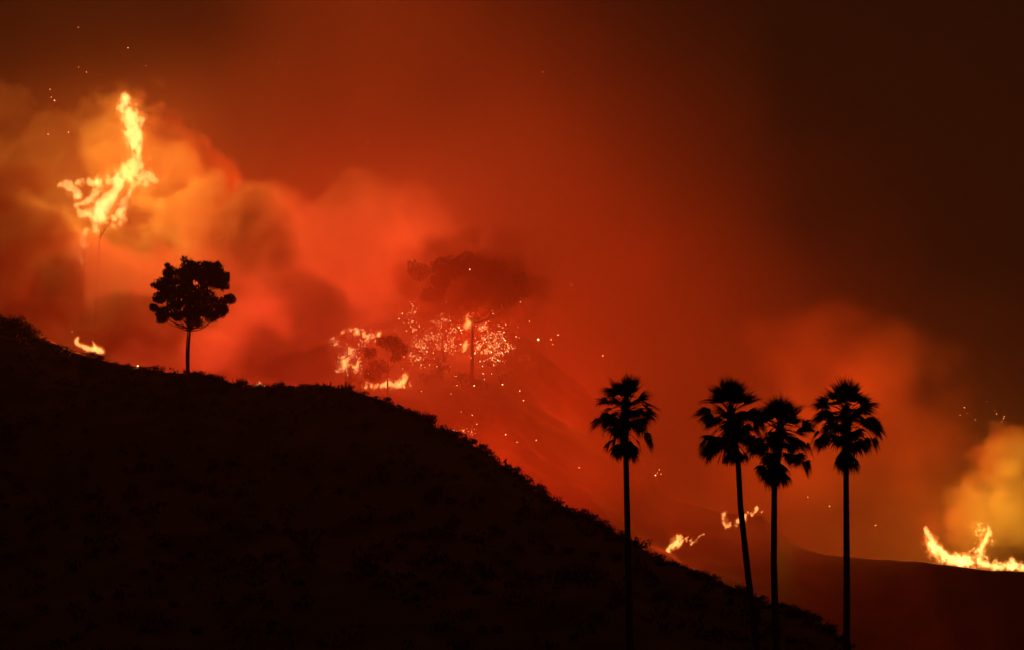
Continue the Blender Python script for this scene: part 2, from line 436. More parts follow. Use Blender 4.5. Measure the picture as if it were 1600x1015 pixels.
# ---------------------------------------------------------------- fan palms
DOWN = Vector((0, 0, -1))
def frond(R, az, el, plen, blade, droop, dead=False):
    """One fan leaf from the origin: stalk, then a pleated fan of split segments whose tips hang."""
    b = MB()
    h = Vector((math.cos(az), math.sin(az), 0))
    t = h * math.cos(el) + Vector((0, 0, math.sin(el)))
    p = Vector((0, 0, 0)); pts = [p.copy()]
    for i in range(6):
        p = p + t * (plen / 6); pts.append(p.copy())
        t = (t + DOWN * droop * 0.10).normalized()
    b.tube(pts, [0.05, 0.045, 0.04, 0.035, 0.03, 0.03, 0.025], 5)
    side = t.cross(Vector((0, 0, 1)))
    side = side.normalized() if side.length > 0.15 else Vector((-math.sin(az), math.cos(az), 0))
    roll = R.uniform(-0.5, 0.5)
    up = side.cross(t).normalized()
    side = (side * math.cos(roll) + up * math.sin(roll)).normalized(); up = side.cross(t).normalized()
    n = 25; span = math.radians((R.uniform(78, 112) if el < 0.9 else R.uniform(55, 80) if el < 1.25 else R.uniform(34, 54)) if not dead else R.uniform(25, 50))
    for j in range(n):
        a = -span + 2 * span * j / (n - 1) + R.uniform(-0.03, 0.03)
        d = (t * math.cos(a) + side * math.sin(a) + up * 0.25 * abs(math.sin(a))).normalized()
        L = blade * (0.72 + 0.28 * math.cos(a * 0.7)) * R.uniform(0.85, 1.08)
        w0 = L * span / n * 0.8 if not dead else 0.05
        q = p.copy(); sp = []; sw = []
        dd = d.copy(); g = droop * R.uniform(0.7, 1.3)
        for i in range(7):
            k = i / 6
            sp.append(q.copy()); sw.append((0.012 + w0 * min(1, k * 2.1)) if k < 0.5 else max(0.006, w0 * (1 - k) * 1.9))
            q = q + dd * (L / 6)
            dd = (dd + DOWN * g * (0.03 + 0.62 * max(0, k - 0.25) ** 1.3)).normalized()
        wd = (side * math.cos(a) - t * math.sin(a)).normalized()
        b.strip(sp, sw, wd)
    return b

def palm(R, trunk_px, Y, crown, label):
    """trunk_px: photo points from the bottom of the picture to the top of the trunk; crown: (x, y) of the growing point, and sizes."""
    pts = [P(x, y, Y) for x, y in trunk_px]
    foot = pts[0].copy(); a, b_ = pts[0], pts[1]
    k = (0 - a.z) / (b_.z - a.z); foot = a + (b_ - a) * k
    top = P(crown['x'], crown['y'], Y)
    path = [foot] + pts + [top]
    root = empty('fan_palm', foot)
    tag(root, label, 'palm tree', 'fan palms standing in a row')
    # trunk with a flared foot and close ring scars
    fine = []; rad = []
    tot = sum((path[i + 1] - path[i]).length for i in range(len(path) - 1)); run = 0
    zs = [q.z for q in path]
    N = 150
    for i in range(N + 1):
        z = foot.z + (top.z - foot.z) * i / N
        x = float(np.interp(z, zs, [q.x for q in path])); y = float(np.interp(z, zs, [q.y for q in path]))
        fine.append(Vector((x, y, z)) - foot)
    for _ in range(12):
        fine = [fine[0]] + [(fine[i - 1] + fine[i] * 2 + fine[i + 1]) / 4 for i in range(1, N)] + [fine[-1]]
    for i in range(N + 1):
        k = i / N; r = 0.36 - 0.13 * k + 0.25 * max(0, 1 - k * 14) ** 2
        rad.append(r * (1 + 0.035 * (i % 2) + R.uniform(-0.02, 0.02)))
    tb = MB(); tb.tube(fine, rad, 12); tb.build('trunk', PALM_BARK, root)
    # the thatch of old leaf bases under the crown
    hub = top - foot; sk = P(crown['sx'], crown['sy'], Y) - foot        # centre of the dead skirt
    hb = MB()
    for i in range(150):
        k = R.random(); c = sk.lerp(hub, k); an = R.uniform(0, 6.283)
        o = Vector((math.cos(an), math.sin(an), 0)) * (0.2 + 0.28 * (1 - abs(k - 0.5)))
        l = R.uniform(0.4, 0.8)
        hb.strip([c + o * 0.6, c + o * 1.1 + DOWN * -l * 0.5, c + o * 1.5 + DOWN * (-l * 0.7)], [0.09, 0.07, 0.03], Vector((-math.sin(an), math.cos(an), 0)))
    hb.tube([sk + DOWN * 0.9, sk, hub, hub + Vector((0, 0, 0.5))], [0.27, 0.42, 0.4, 0.2], 10)
    hb.build('leaf_bases', DEAD_LEAF, root)
    for az, el, pl, bl, dr, dz in crown['fronds']:
        f = frond(R, az, el, pl, bl, dr).build('frond', PALM_LEAF, root); f.location = hub + DOWN * dz
    for i in range(crown['dead']):
        az = crown.get('daz', 0) + R.uniform(-1, 1) * crown.get('dspan', 3.14)
        f = frond(R, az, R.uniform(-0.5, 0.25), R.uniform(0.5, 0.95) * crown['dw'], R.uniform(0.9, 1.3) * crown['dl'], R.uniform(2.2, 3.2), True).build('dead_frond', DEAD_LEAF, root)
        f.location = sk + Vector((0, 0, R.uniform(-0.1, 0.7)))
    return root

def fan(R, n_up, n_mid, n_low, size=1.0):
    """stalk azimuth, elevation, stalk length, blade length, droop, depth below the tip: upright tuft, arching sides, hanging lower leaves"""
    fr = []; n = int((n_up + n_mid + n_low) * 1.3); a0 = R.uniform(0, 6.28)
    for i in range(n):
        k = (i + R.uniform(0, 0.9)) / n
        az = a0 + i * 2.39996
        fr.append((az + R.uniform(-.25, .25), 1.5 - 1.3 * k ** 0.8 + R.uniform(-.42, .42), (0.55 + 1.2 * k ** 0.75) * size * R.uniform(.85, 1.12),
                   R.uniform(1.0, 1.25) * size * (1 - 0.1 * k), 0.35 + 2.8 * k ** 1.4 * R.uniform(.75, 1.25), 1.7 * k * k + R.uniform(0, 0.25)))
    return fr
PY = 260
R = random.Random(4)
palm(R, [(984, 1000), (981, 850), (978, 705)], PY, dict(x=978, y=628, sx=975, sy=686, fronds=fan(R, 13, 13, 13, 1.5), dead=16, dw=1.45, dl=1.25),
     'leftmost fan palm, standing apart from the rest with a straight thin trunk')
R = random.Random(11)
palm(R, [(1181, 1000), (1168, 890), (1157, 790), (1153, 715)], PY + 4, dict(x=1142, y=642, sx=1146, sy=698, fronds=fan(R, 15, 17, 15, 1.72), dead=14, dw=1.45, dl=1.2),
     'fan palm with the curved leaning trunk, crown touching its right neighbour')
R = random.Random(23)
palm(R, [(1212, 990), (1209, 880), (1210, 755)], PY - 5, dict(x=1219, y=668, sx=1212, sy=728, fronds=fan(R, 12, 15, 14, 1.6), dead=16, dw=1.0, dl=1.5),
     'shortest fan palm, its crown lower than and overlapping the leaning palm')
R = random.Random(37)
palm(R, [(1323, 1000), (1323, 880), (1322, 745)], PY + 1, dict(x=1322, y=640, sx=1322, sy=706, fronds=fan(R, 13, 15, 14, 1.7), dead=16, dw=0.95, dl=1.45),
     'rightmost fan palm, upright trunk and crown clear of the other palms')

# ---------------------------------------------------------------- trees on the hills
def clump(b, R, c, r, n, leaf=0.55, flat=0.75):
    for _ in range(n):
        d = rv(R).normalized() * (R.random() ** 0.4)
        p = c + Vector((d.x * r, d.y * r, d.z * r * flat))
        a = (DOWN + rv(R, 0.55)).normalized() * leaf * R.uniform(0.6, 1.3)
        s = a.cross(rv(R)).normalized() * leaf * 0.2 * R.uniform(0.6, 1.3)
        b.quad(p, a, s)

def limb(b, R, p0, p1, r0, r1, sag=0.15, n=7, wob=0.05):
    p0 = Vector(p0); p1 = Vector(p1); L = (p1 - p0).length
    pts = []; rad = []
    off = rv(R, wob * L)
    for i in range(n):
        k = i / (n - 1); q = p0.lerp(p1, k) + off * math.sin(k * math.pi)
        q.z -= sag * L * math.sin(k * math.pi) * 0.6
        pts.append(q); rad.append(r0 + (r1 - r0) * k)
    b.tube(pts, rad, 7)

def tree(name, R, base_px, Y, fork_px, clumps, label, cat, stems=1, r0=0.4, leaf=0.55, dens=1.0, leafmat=None, bark=None, group=None, base_z=None, depth=4.5):
    base = P(*base_px, Y)
    if base_z is not None: base.z = base_z
    root = empty(name, base); tag(root, label, cat, group)
    s = K * Y
    fork = P(*fork_px, Y) - base
    tb = MB()
    limb(tb, R, (0, 0, -0.6), fork, r0, r0 * 0.62, 0.0, 12, 0.012)
    if stems > 1:
        f2 = fork + Vector((-1.5 * r0, 0.6, -fork.z * 0.06)); limb(tb, R, (-r0 * 0.5, 0.2, -0.6), f2, r0 * 0.5, r0 * 0.35, 0.0, 10, 0.012)
    tb.build('trunk', bark or GUM_BARK, root)
    cb = MB()
    for px, py, r in clumps:
        c = P(px, py, Y) - base; rr = r * s * 1.12
        c.y += R.uniform(-depth, depth)
        clump(cb, R, c, rr, int(330 * dens * (r / 14) ** 1.6) + 20, leaf)
        for k in range(int(50 * dens)):            # loose sprays beyond the clump
            dd = rv(R).normalized(); dd.z *= 0.8
            a_ = (DOWN + rv(R, .5)).normalized() * leaf * R.uniform(.5, 1.0); cb.quad(c + dd * rr * R.uniform(.85, 1.22), a_, a_.cross(rv(R)).normalized() * leaf * .16)
        for k in range(3):                       # finer ragged lumps on its rim
            cc = c + Vector((R.uniform(-1, 1) * rr, R.uniform(-1, 1) * rr, R.uniform(-0.5, 0.8) * rr)); clump(cb, R, cc, rr * 0.45, int(40 * dens), leaf)
        bb = MB(); st = fork if R.random() < 0.75 or stems == 1 else f2
        limb(bb, R, st, c + Vector((0, 0, -0.15 * rr)), r0 * 0.3, r0 * 0.07, 0.18)
        bb.build('branch', bark or GUM_BARK, root)
    if leafmat is not False:
        cb.build('crown', leafmat or GUM_LEAF, root, sm=False)
    return root

def near_at(px, py, Y):
    """put a point on the near hill"""
    q = P(px, py, Y); return near_z(q.x, q.y)

R = random.Random(5)
tree('gum_tree', R, (294, 583), 483, (297, 512),
     [(271, 432, 11), (283, 424, 13), (297, 419, 14), (312, 418, 14), (327, 421, 13), (340, 427, 12), (350, 438, 10), (353, 452, 8), (358, 466, 9), (259, 449, 13), (247, 462, 11), (268, 464, 15),
      (294, 462, 18), (318, 462, 16), (338, 470, 12), (294, 482, 15), (318, 486, 13), (341, 486, 10), (252, 484, 11), (258, 504, 8), (280, 498, 9), (304, 500, 10), (350, 488, 7), (300, 437, 10), (288, 438, 11), (272, 446, 10), (338, 442, 11), (325, 448, 10), (245, 486, 6), (328, 436, 8), (276, 480, 11), (307, 474, 14), (285, 448, 8), (330, 494, 9), (301, 492, 12)],
     'tall gum tree with a forked trunk and umbrella crown, black on the ridge against smoke', 'tree', stems=2, r0=0.3, leaf=0.6, dens=1.6)
R = random.Random(8)
tree('gum_tree', R, (737, 590), on_far(737, 590), (738, 505),
     [(700, 425, 24), (735, 415, 26), (770, 425, 26), (805, 440, 20), (675, 462, 14), (750, 450, 20), (790, 470, 18), (655, 420, 16), (690, 448, 12), (820, 462, 10)],
     'big gum tree half hidden in brown smoke, fire burning at its trunk', 'tree', r0=0.55, leaf=1.1, dens=1.1, leafmat=CHAR, bark=CHAR_BARK, depth=7)
R = random.Random(9)
tree('smoking_tree', R, (606, 612), on_far(606, 612), (606, 580),
     [(615, 540, 16), (603, 532, 12), (627, 545, 11), (590, 570, 14), (585, 588, 11), (578, 552, 9), (618, 555, 8)],
     'dark round headed tree smouldering between the burning bush and ground fire', 'tree', r0=0.3, leaf=0.7, dens=1.2, leafmat=CHAR, bark=CHAR_BARK)

for seed, bx, fork, tips, side in ((41, 150, (156, 372), [(168, 330, 5), (150, 335, 4), (186, 318, 4), (160, 352, 4)], 'right'), (43, 126, (130, 400), [(120, 372, 4), (138, 366, 4), (128, 350, 3)], 'left')):
    R = random.Random(seed); q = P(bx, 430, 806)
    tree('burning_tree', R, (bx, 430), 806, fork, tips, 'bare burning tree under the foot of the towering flame, the %s one of two' % side, 'tree', r0=0.45, leafmat=False, bark=CHAR_BARK, base_z=far_z(q.x, 806), depth=2)

# ---------------------------------------------------------------- chaparral
def bush_mesh(R, name):
    b = MB()
    for i in range(7):
        c = Vector((R.uniform(-0.6, 0.6), R.uniform(-0.6, 0.6), R.uniform(0.15, 0.75)))
        clump(b, R, c, R.uniform(0.3, 0.5), 45, 0.22, 0.8)
    for i in range(9):
        a = R.uniform(0, 6.28); b.strip([Vector((0, 0, -0.4)), Vector((math.cos(a) * .3, math.sin(a) * .3, .4)), Vector((math.cos(a) * .55, math.sin(a) * .55, 1.0 + R.random() * .35))], [.03, .02, .006], Vector((-math.sin(a), math.cos(a), 0)))
    return b.mesh(name, False)
R = random.Random(77)
BUSH = [bush_mesh(R, 'bush') for _ in range(6)]
for me in BUSH: me.materials.append(BUSH_LEAF)
def bush(px, size, label, group='chaparral bushes along the ridge', dy=0.0, squash=0.8):
    q = P(px, 600, 480)
    for _ in range(3):
        yy, _z = near_crest(q.x); q = P(px, 600, yy)
    x, y = q.x, near_crest(q.x)[0] + dy
    o = bpy.data.objects.new('bush', R.choice(BUSH)); C.objects.link(o)
    o.location = (x, y, near_z(x, y) - 0.25 * size)
    o.scale = (size * R.uniform(0.9, 1.3), size * R.uniform(0.9, 1.3), size * squash * R.uniform(0.8, 1.2)); o.rotation_euler = (0, 0, R.uniform(0, 6.28))
    tag(o, label, 'bush', group)
    return o
COMMON = 'small dark chaparral bush in the shaggy line along the ridge of the near hill'
for px, s, lab in [(18, 3.0, 'large black bush at the left end of the ridge, at the picture edge'),
                   (55, 2.2, 'rounded bush on the ridge just left of the small ridge fire'),
                   (315, 1.5, 'low bush on the ridge beside the foot of the tall gum tree'),
                   (378, 1.8, 'lone bump of a bush on the ridge left of the tiny ridge flame'),
                   (435, 1.5, 'low bush on the ridge just right of the tiny ridge flame'),
                   (815, 2.2, 'bush standing out where the ridge steepens above the valley')]:
    bush(px, s, lab)
x = -40.0
while x < 1320:
    bush(x, R.choice([0.7, 0.8, 1.0, 1.2, 1.6]) * (1.25 if x > 560 else 0.95), COMMON, dy=R.uniform(-3, 3))
    x += R.uniform(4.5, 10) if x < 560 else R.uniform(3.5, 8)
b = MB()
for i in range(1500):
    x = R.uniform(-125, 120); yc, zc = near_crest(x); y = yc - 130 * R.random() ** 1.2 - 2
    z = near_z(x, y); r = R.uniform(0.7, 2.0)
    clump(b, R, Vector((x, y, z + r * 0.3)), r, 26, 0.8, 0.7)
tag(b.build('chaparral', BUSH_LEAF, sm=False), 'dark low chaparral covering the face of the near hill', kind='stuff')
# ---------------------------------------------------------------- fire
def flame_mat(name, col, k, edge):
    """glowing gas: brightness grows with the depth of flame looked through"""
    m, t, out = new_mat(name)
    e = t.nodes.new('ShaderNodeEmission'); e.inputs[0].default_value = (*col, 1); e.inputs[1].default_value = k
    t.links.new(e.outputs[0], out.inputs['Volume'])
    s = t.nodes.new('ShaderNodeEmission'); s.inputs[0].default_value = (*col, 1); s.inputs[1].default_value = edge
    tr = t.nodes.new('ShaderNodeBsdfTransparent'); ad = t.nodes.new('ShaderNodeAddShader')
    t.links.new(s.outputs[0], ad.inputs[0]); t.links.new(tr.outputs[0], ad.inputs[1]); t.links.new(ad.outputs[0], out.inputs['Surface'])
    m.cycles.emission_sampling = 'NONE'
    return m
def glow_mat(name, col, k):
    m, t, out = new_mat(name)
    e = t.nodes.new('ShaderNodeEmission'); e.inputs[0].default_value = (*col, 1); e.inputs[1].default_value = k
    t.links.new(e.outputs[0], out.inputs['Surface'])
    m.cycles.emission_sampling = 'NONE'
    return m
FLAME = flame_mat('tall_flame', (1, 0.60, 0.18), 0.42, 0.03)
FLAME2 = flame_mat('brush_flame', (1, 0.55, 0.15), 1.0, 0.05)
FLAME3 = flame_mat('red_flame', (1, 0.38, 0.10), 1.5, 0.08)
EMBER = glow_mat('ember', (1, 0.42, 0.14), 11.0)
EMBERS_DIM = glow_mat('dim_ember', (1, 0.28, 0.08), 5.0)

def capsule_group():
    """1 on the axis of a tapering rod, 0 on its surface, falling on outside"""
    g = bpy.data.node_groups.new('capsule', 'GeometryNodeTree')
    for nm, ty in (('P', 'NodeSocketVector'), ('A', 'NodeSocketVector'), ('D', 'NodeSocketVector'), ('inv', 'NodeSocketFloat'), ('ra', 'NodeSocketFloat'), ('dr', 'NodeSocketFloat')):
        g.interface.new_socket(name=nm, in_out='INPUT', socket_type=ty)
    g.interface.new_socket(name='v', in_out='OUTPUT', socket_type='NodeSocketFloat')
    i = g.nodes.new('NodeGroupInput'); o = g.nodes.new('NodeGroupOutput')
    def vm(op, a, b):
        n = g.nodes.new('ShaderNodeVectorMath'); n.operation = op
        g.links.new(a, n.inputs[0])
        if b is not None: g.links.new(b, n.inputs['Scale'] if op == 'SCALE' else n.inputs[1])
        return n
    rel = vm('SUBTRACT', i.outputs[0], i.outputs[1]).outputs[0]
    h = F(g, vm('DOT_PRODUCT', rel, i.outputs[2]).outputs['Value'])._m('MULTIPLY', F(g, i.outputs[3]), clamp=True)
    off = vm('SUBTRACT', rel, vm('SCALE', i.outputs[2], h.s).outputs[0]).outputs[0]
    dist = F(g, vm('LENGTH', off, None).outputs['Value'])
    v = dist / (h * F(g, i.outputs[5]) + F(g, i.outputs[4]))
    g.links.new((v * -1.0 + 1.0).s, o.inputs[0])
    return g
CAPSULE = capsule_group()

def flame_mesh(name, strokes, Y, voxel, depth=1.0, n1=(6, 0.9), n2=(2, 0.5), rise=0.45, shift=(0, 0, 0), dy=0.0, thr=0.0, holed=0.8, grow=1.0):
    """A flame grown round strokes (lists of (px, py, radius px)), torn by turbulence, made into a closed mesh. Returns mesh and its base point."""
    s = K * Y
    g = bpy.data.node_groups.new(name, 'GeometryNodeTree')
    g.interface.new_socket(name='Geometry', in_out='OUTPUT', socket_type='NodeSocketGeometry')
    f = Fields(g)
    segs = []; lo = Vector((1e9,) * 3); hi = Vector((-1e9,) * 3)
    RR = random.Random(len(strokes) * 7 + int(Y))
    for st in strokes:
        pts = []
        for px, py, r in st:
            q = P(px, py, Y + dy + RR.uniform(-1, 1) * depth); rr = r * s
            rr *= grow; pts.append((q, rr))
            for k in range(3): lo[k] = min(lo[k], q[k] - rr * 2.2 - 1); hi[k] = max(hi[k], q[k] + rr * 2.2 + 1)
        for i in range(max(1, len(pts) - 1)):
            segs.append((pts[i], pts[min(i + 1, len(pts) - 1)]))
    w1 = f.noise(n1[0] * 1.0, 3, 0.6, shift=shift, stretch=(1, 1, rise))
    w2 = f.noise(n2[0] * 1.0, 4, 0.7, shift=shift, stretch=(1, 1, rise))
    holes = f.noise(n2[0] * 1.8, 3, 0.6, shift=(shift[1] + 7, shift[2], shift[0]), stretch=(1, 1, rise)).step(0.12, 0.38) * holed
    # sideways licking: shift the sample point by noise
    nx = f.noise(n1[0] * 1.3, 2, 0.5, shift=(shift[0] + 31, shift[1], shift[2])) * (n1[0] * 0.3)
    cx = g.nodes.new('ShaderNodeCombineXYZ')
    for k, q in enumerate((f.x + nx, f.y, f.z)): g.links.new(q.s, cx.inputs[k])
    total = None
    for (a, ra), (b_, rb) in segs:
        v = g.nodes.new('GeometryNodeGroup'); v.node_tree = CAPSULE
        g.links.new(cx.outputs[0], v.inputs[0])
        v.inputs[1].default_value = a; v.inputs[2].default_value = b_ - a
        v.inputs[3].default_value = 1 / max(1e-6, (b_ - a).length_squared)
        v.inputs[4].default_value = ra; v.inputs[5].default_value = rb - ra
        v = F(g, v.outputs[0])
        total = v if total is None else total.max(v)
    total = total + w1 * n1[1] + w2 * n2[1] - thr - holes
    v = g.nodes.new('GeometryNodeVolumeCube'); v.inputs['Min'].default_value = lo; v.inputs['Max'].default_value = hi
    for k, ax in enumerate('XYZ'): v.inputs['Resolution ' + ax].default_value = max(6, int((hi[k] - lo[k]) / voxel))
    g.links.new(total.step(-0.25, 0.25).s, v.inputs['Density'])
    vm = g.nodes.new('GeometryNodeVolumeToMesh'); g.links.new(v.outputs[0], vm.inputs[0]); vm.inputs['Threshold'].default_value = 0.5
    out = g.nodes.new('NodeGroupOutput'); g.links.new(vm.outputs[0], out.inputs[0])
    tmp = bpy.data.objects.new(name, bpy.data.meshes.new('tmp')); C.objects.link(tmp)
    md = tmp.modifiers.new('flame', 'NODES'); md.node_group = g
    dg = bpy.context.evaluated_depsgraph_get()
    me = bpy.data.meshes.new_from_object(tmp.evaluated_get(dg)); me.name = name
    bpy.data.objects.remove(tmp); bpy.data.node_groups.remove(g)
    me.polygons.foreach_set('use_smooth', [True] * len(me.polygons))
    return me

OUTER = flame_mat('outer_flame', (1, 0.30, 0.04), 0.10, 0.0)
OUTER2 = flame_mat('outer_brush_flame', (1, 0.26, 0.04), 0.28, 0.0)
def fire(name, label, cat, strokes, Y, voxel, mat, base=None, group=None, parent=None, outer=None, **k):
    me = flame_mesh(name, strokes, Y, voxel, **k)
    bz = Vector(base) if base else P(*strokes[0][0][:2], Y)
    off = parent.location if parent else bz
    me.transform(Matrix.Translation(-off))
    o = link(name, me, None, parent)
    me.materials.clear(); me.materials.append(mat)
    if parent is None:
        o.location = bz; tag(o, label, cat, group)
    if outer:
        k2 = dict(k); k2['thr'] = k.get('thr', 0) - 0.42; k2['holed'] = 0.2; k2['grow'] = 1.25
        fire('outer_flame', None, None, strokes, Y, voxel * 1.3, outer, parent=o, **k2)
    return o

def licks(R, path, n, r0, r1, l0, l1, spread):
    """short upright tongues scattered along a path of photo points"""
    out = []
    for _ in range(n):
        k = R.uniform(0, len(path) - 1.001); i = int(k); f_ = k - i
        x = path[i][0] * (1 - f_) + path[i + 1][0] * f_ + R.gauss(0, spread); y = path[i][1] * (1 - f_) + path[i + 1][1] * f_ + R.gauss(0, spread)
        l = R.uniform(l0, l1); r = R.uniform(r0, r1)
        out.append([(x, y, r), (x + R.gauss(0, l * .25), y - l * .6, r * .8), (x + R.gauss(0, l * .35), y - l, r * .35)])
    return out
RL = random.Random(12)
YA = on_far(1048, 862); YB = on_far(1136, 826)
main = fire('flame', 'towering yellow column of flame leaping from the mountainside, with side arms', 'fire',
  [[(157, 360, 6), (161, 335, 10), (165, 314, 11), (177, 297, 11), (189, 277, 12), (209, 258, 12), (208, 238, 6), (208, 222, 11), (211, 205, 13), (203, 186, 11), (196, 164, 10), (198, 150, 5)],
   [(182, 350, 5), (191, 328, 8), (199, 301, 6), (212, 286, 7), (228, 276, 10), (235, 280, 6)],
   [(189, 277, 8), (165, 288, 7), (144, 284, 8), (128, 290, 6)], [(122, 308, 6), (112, 300, 6), (98, 285, 5), (88, 290, 3)],
   [(134, 335, 5), (118, 322, 4), (146, 310, 6), (150, 296, 5)], [(150, 352, 3), (146, 330, 5)],
   [(126, 412, 4), (128, 395, 5), (134, 375, 5), (142, 358, 4)]] + licks(RL, [(100, 290), (140, 290), (180, 280), (235, 278)], 14, 2.5, 4.5, 8, 22, 5)
   + licks(RL, [(124, 425), (128, 400), (145, 362), (165, 350), (190, 345)], 24, 1.4, 3.4, 10, 26, 5) + licks(RL, [(205, 235), (208, 200), (198, 160)], 8, 3, 5, 8, 18, 6),
  800, 0.36, FLAME, depth=2.5, n1=(8, 0.9), n2=(2.0, 1.8), rise=0.6, holed=1.3, thr=0.2, outer=OUTER)
fire('flame', 'broad line of yellow flames along the crest at the far right', 'fire',
  [[(1445, 824, 2.0), (1450, 836, 5.4), (1457, 848, 8.1), (1464, 857, 8.1), (1475, 867, 8.1), (1490, 873, 6.8), (1509, 876, 8.1), (1526, 874, 8.1), (1545, 882, 5.4), (1569, 886, 5.4), (1582, 884, 5.4), (1600, 888, 4.1), (1625, 890, 4.1)],
   [(1526, 872, 8.0), (1534, 858, 5.5), (1538, 846, 3.6), (1533, 834, 2.6)], [(1545, 830, 3.4), (1538, 842, 5.4)], [(1579, 872, 2.7), (1580, 884, 4.1)]]
   + licks(RL, [(1470, 866), (1500, 876), (1540, 884), (1575, 888), (1610, 890)], 46, 1.4, 3.4, 5, 18, 3) + licks(RL, [(1522, 868), (1535, 845), (1528, 828)], 26, 1.2, 2.6, 4, 11, 9),
  712, 0.22, FLAME2, depth=1.2, n1=(3.0, 1.1), n2=(1.0, 1.8), thr=0.2, outer=OUTER2, holed=1.2, rise=0.7, shift=(4, 2, 2))
fire('flame', 'small bright yellow fire licking up on the ridge at left', 'fire',
  [[(120, 535, 3.4), (121, 530, 2.8), (124, 526, 1.8)], [(120, 535, 2.8), (125, 539, 3.4), (132, 542, 3.6), (140, 545, 3.2), (150, 545, 5), (158, 549, 4.2)], [(149, 543, 4), (146, 537, 2.4)], [(145, 534, 1.6), (143, 532, 1)]],
  504, 0.13, FLAME3, outer=OUTER2, depth=0.4, n1=(1.4, 0.6), n2=(0.6, 0.5), holed=0.2, rise=0.6, shift=(1, 5, 2))
fire('flame', 'tiny white hot flame on the ridge between two low bushes', 'fire',
  [[(397, 603, 1.6), (405, 600, 3), (413, 603, 1.6)], [(406, 599, 1.8), (404, 595, 0.9)]], 474, 0.12, FLAME3, depth=0.3, n1=(0.9, 0.4), n2=(0.4, 0.4), holed=0, shift=(2, 5, 2))
fire('flame', 'patch of orange fire in the valley just right of the leftmost palm', 'fire',
  [[(1042, 868, 1), (1046, 857, 3.5), (1054, 848, 5.5), (1060, 838, 3)], [(1058, 852, 3), (1068, 843, 2.2), (1076, 838, 1.5)], [(1082, 850, 1.6), (1086, 845, 2), (1092, 838, 1.6), (1098, 834, 1.4)]] + licks(RL, [(1045, 862), (1056, 850), (1064, 844), (1085, 848)], 14, 1, 2.2, 3, 10, 2.5),
  YA, 0.17, FLAME3, outer=OUTER2, depth=0.6, n1=(2.6, 1.0), n2=(1.0, 1.1), rise=0.7, shift=(8, 2, 5))
fire('flame', 'broken string of orange flames behind the leaning palm trunk', 'fire',
  [[(1130, 803, 3), (1132, 815, 3), (1135, 825, 1.6)], [(1148, 820, 2), (1152, 815, 3), (1162, 809, 4), (1165, 804, 2)], [(1175, 804, 1.3), (1180, 794, 2.4), (1182, 790, 1.5)], [(1190, 800, 1.2), (1191, 797, 1)]] + licks(RL, [(1131, 815), (1136, 824), (1152, 818), (1166, 808), (1182, 797)], 12, 0.9, 2, 3, 8, 2),
  YB, 0.17, FLAME3, outer=OUTER2, depth=0.6, n1=(2.4, 1.0), n2=(1.0, 1.1), rise=0.7, shift=(3, 7, 5))
fire('flame', 'ground fire under the smoking round headed tree', 'fire',
  [[(598, 604, 3), (606, 596, 3), (612, 600, 3), (622, 602, 4), (630, 594, 4), (634, 586, 3)], [(640, 608, 1.5), (645, 618, 1), (652, 630, 0.8)], [(571, 606, 1.5), (574, 600, 1.5)]] + licks(RL, [(565, 606), (590, 606), (615, 604), (638, 602)], 22, 1, 2.2, 4, 13, 2.5),
  on_far(612, 606) - 1, 0.2, FLAME3, outer=OUTER2, depth=0.6, n1=(2.4, 1.1), n2=(1.0, 1.2), rise=0.7, shift=(1, 1, 5))
fire('flame', 'bright knot of flame on the trunk of the smoke hidden gum tree', 'fire',
  [[(728, 512, 3), (731, 505, 5.5), (729, 497, 3.5), (733, 490, 1.5)], [(726, 548, 2), (727, 540, 3.5), (730, 532, 2)]],
  on_far(737, 590) - 2, 0.2, FLAME3, outer=OUTER2, depth=0.5, n1=(2.4, 0.9), n2=(1.0, 0.9), rise=0.6, shift=(6, 1, 5))

fire('flame', 'patch of flame inside the branching bush by the dark puff of smoke', 'fire',
  [[(540, 572, 3), (538, 566, 3.5), (541, 560, 2)], [(555, 574, 2), (557, 568, 2.5)], [(549, 550, 1.5), (551, 545, 1.5)]] + licks(RL, [(534, 578), (545, 570), (560, 572), (556, 552)], 14, 0.8, 2, 3, 9, 3),
  on_far(541, 600) - 1, 0.17, FLAME3, outer=OUTER2, depth=1, n1=(2.4, 1.0), n2=(0.9, 1.4), rise=0.7, shift=(2, 8, 5))
fire('flame', 'string of low flames on the treetops above the burning branching bush', 'fire',
  licks(RL, [(535, 520), (548, 516), (562, 522), (575, 528), (592, 524)], 20, 0.9, 2.2, 3, 9, 2.5), on_far(560, 545) - 1, 0.17, FLAME3, outer=OUTER2, depth=1, n1=(2.4, 1.0), n2=(0.9, 1.4), rise=0.7, shift=(7, 8, 5))
fire('flame', 'scattered small flames low in the thicket right of the smoke hidden trunk', 'fire',
  licks(RL, [(742, 545), (755, 555), (765, 530), (772, 548), (758, 510), (775, 520)], 18, 0.8, 2, 3, 8, 4), on_far(765, 570) - 1, 0.17, FLAME3, outer=OUTER2, depth=1, n1=(2.4, 1.0), n2=(0.9, 1.4), rise=0.7, shift=(7, 3, 5))

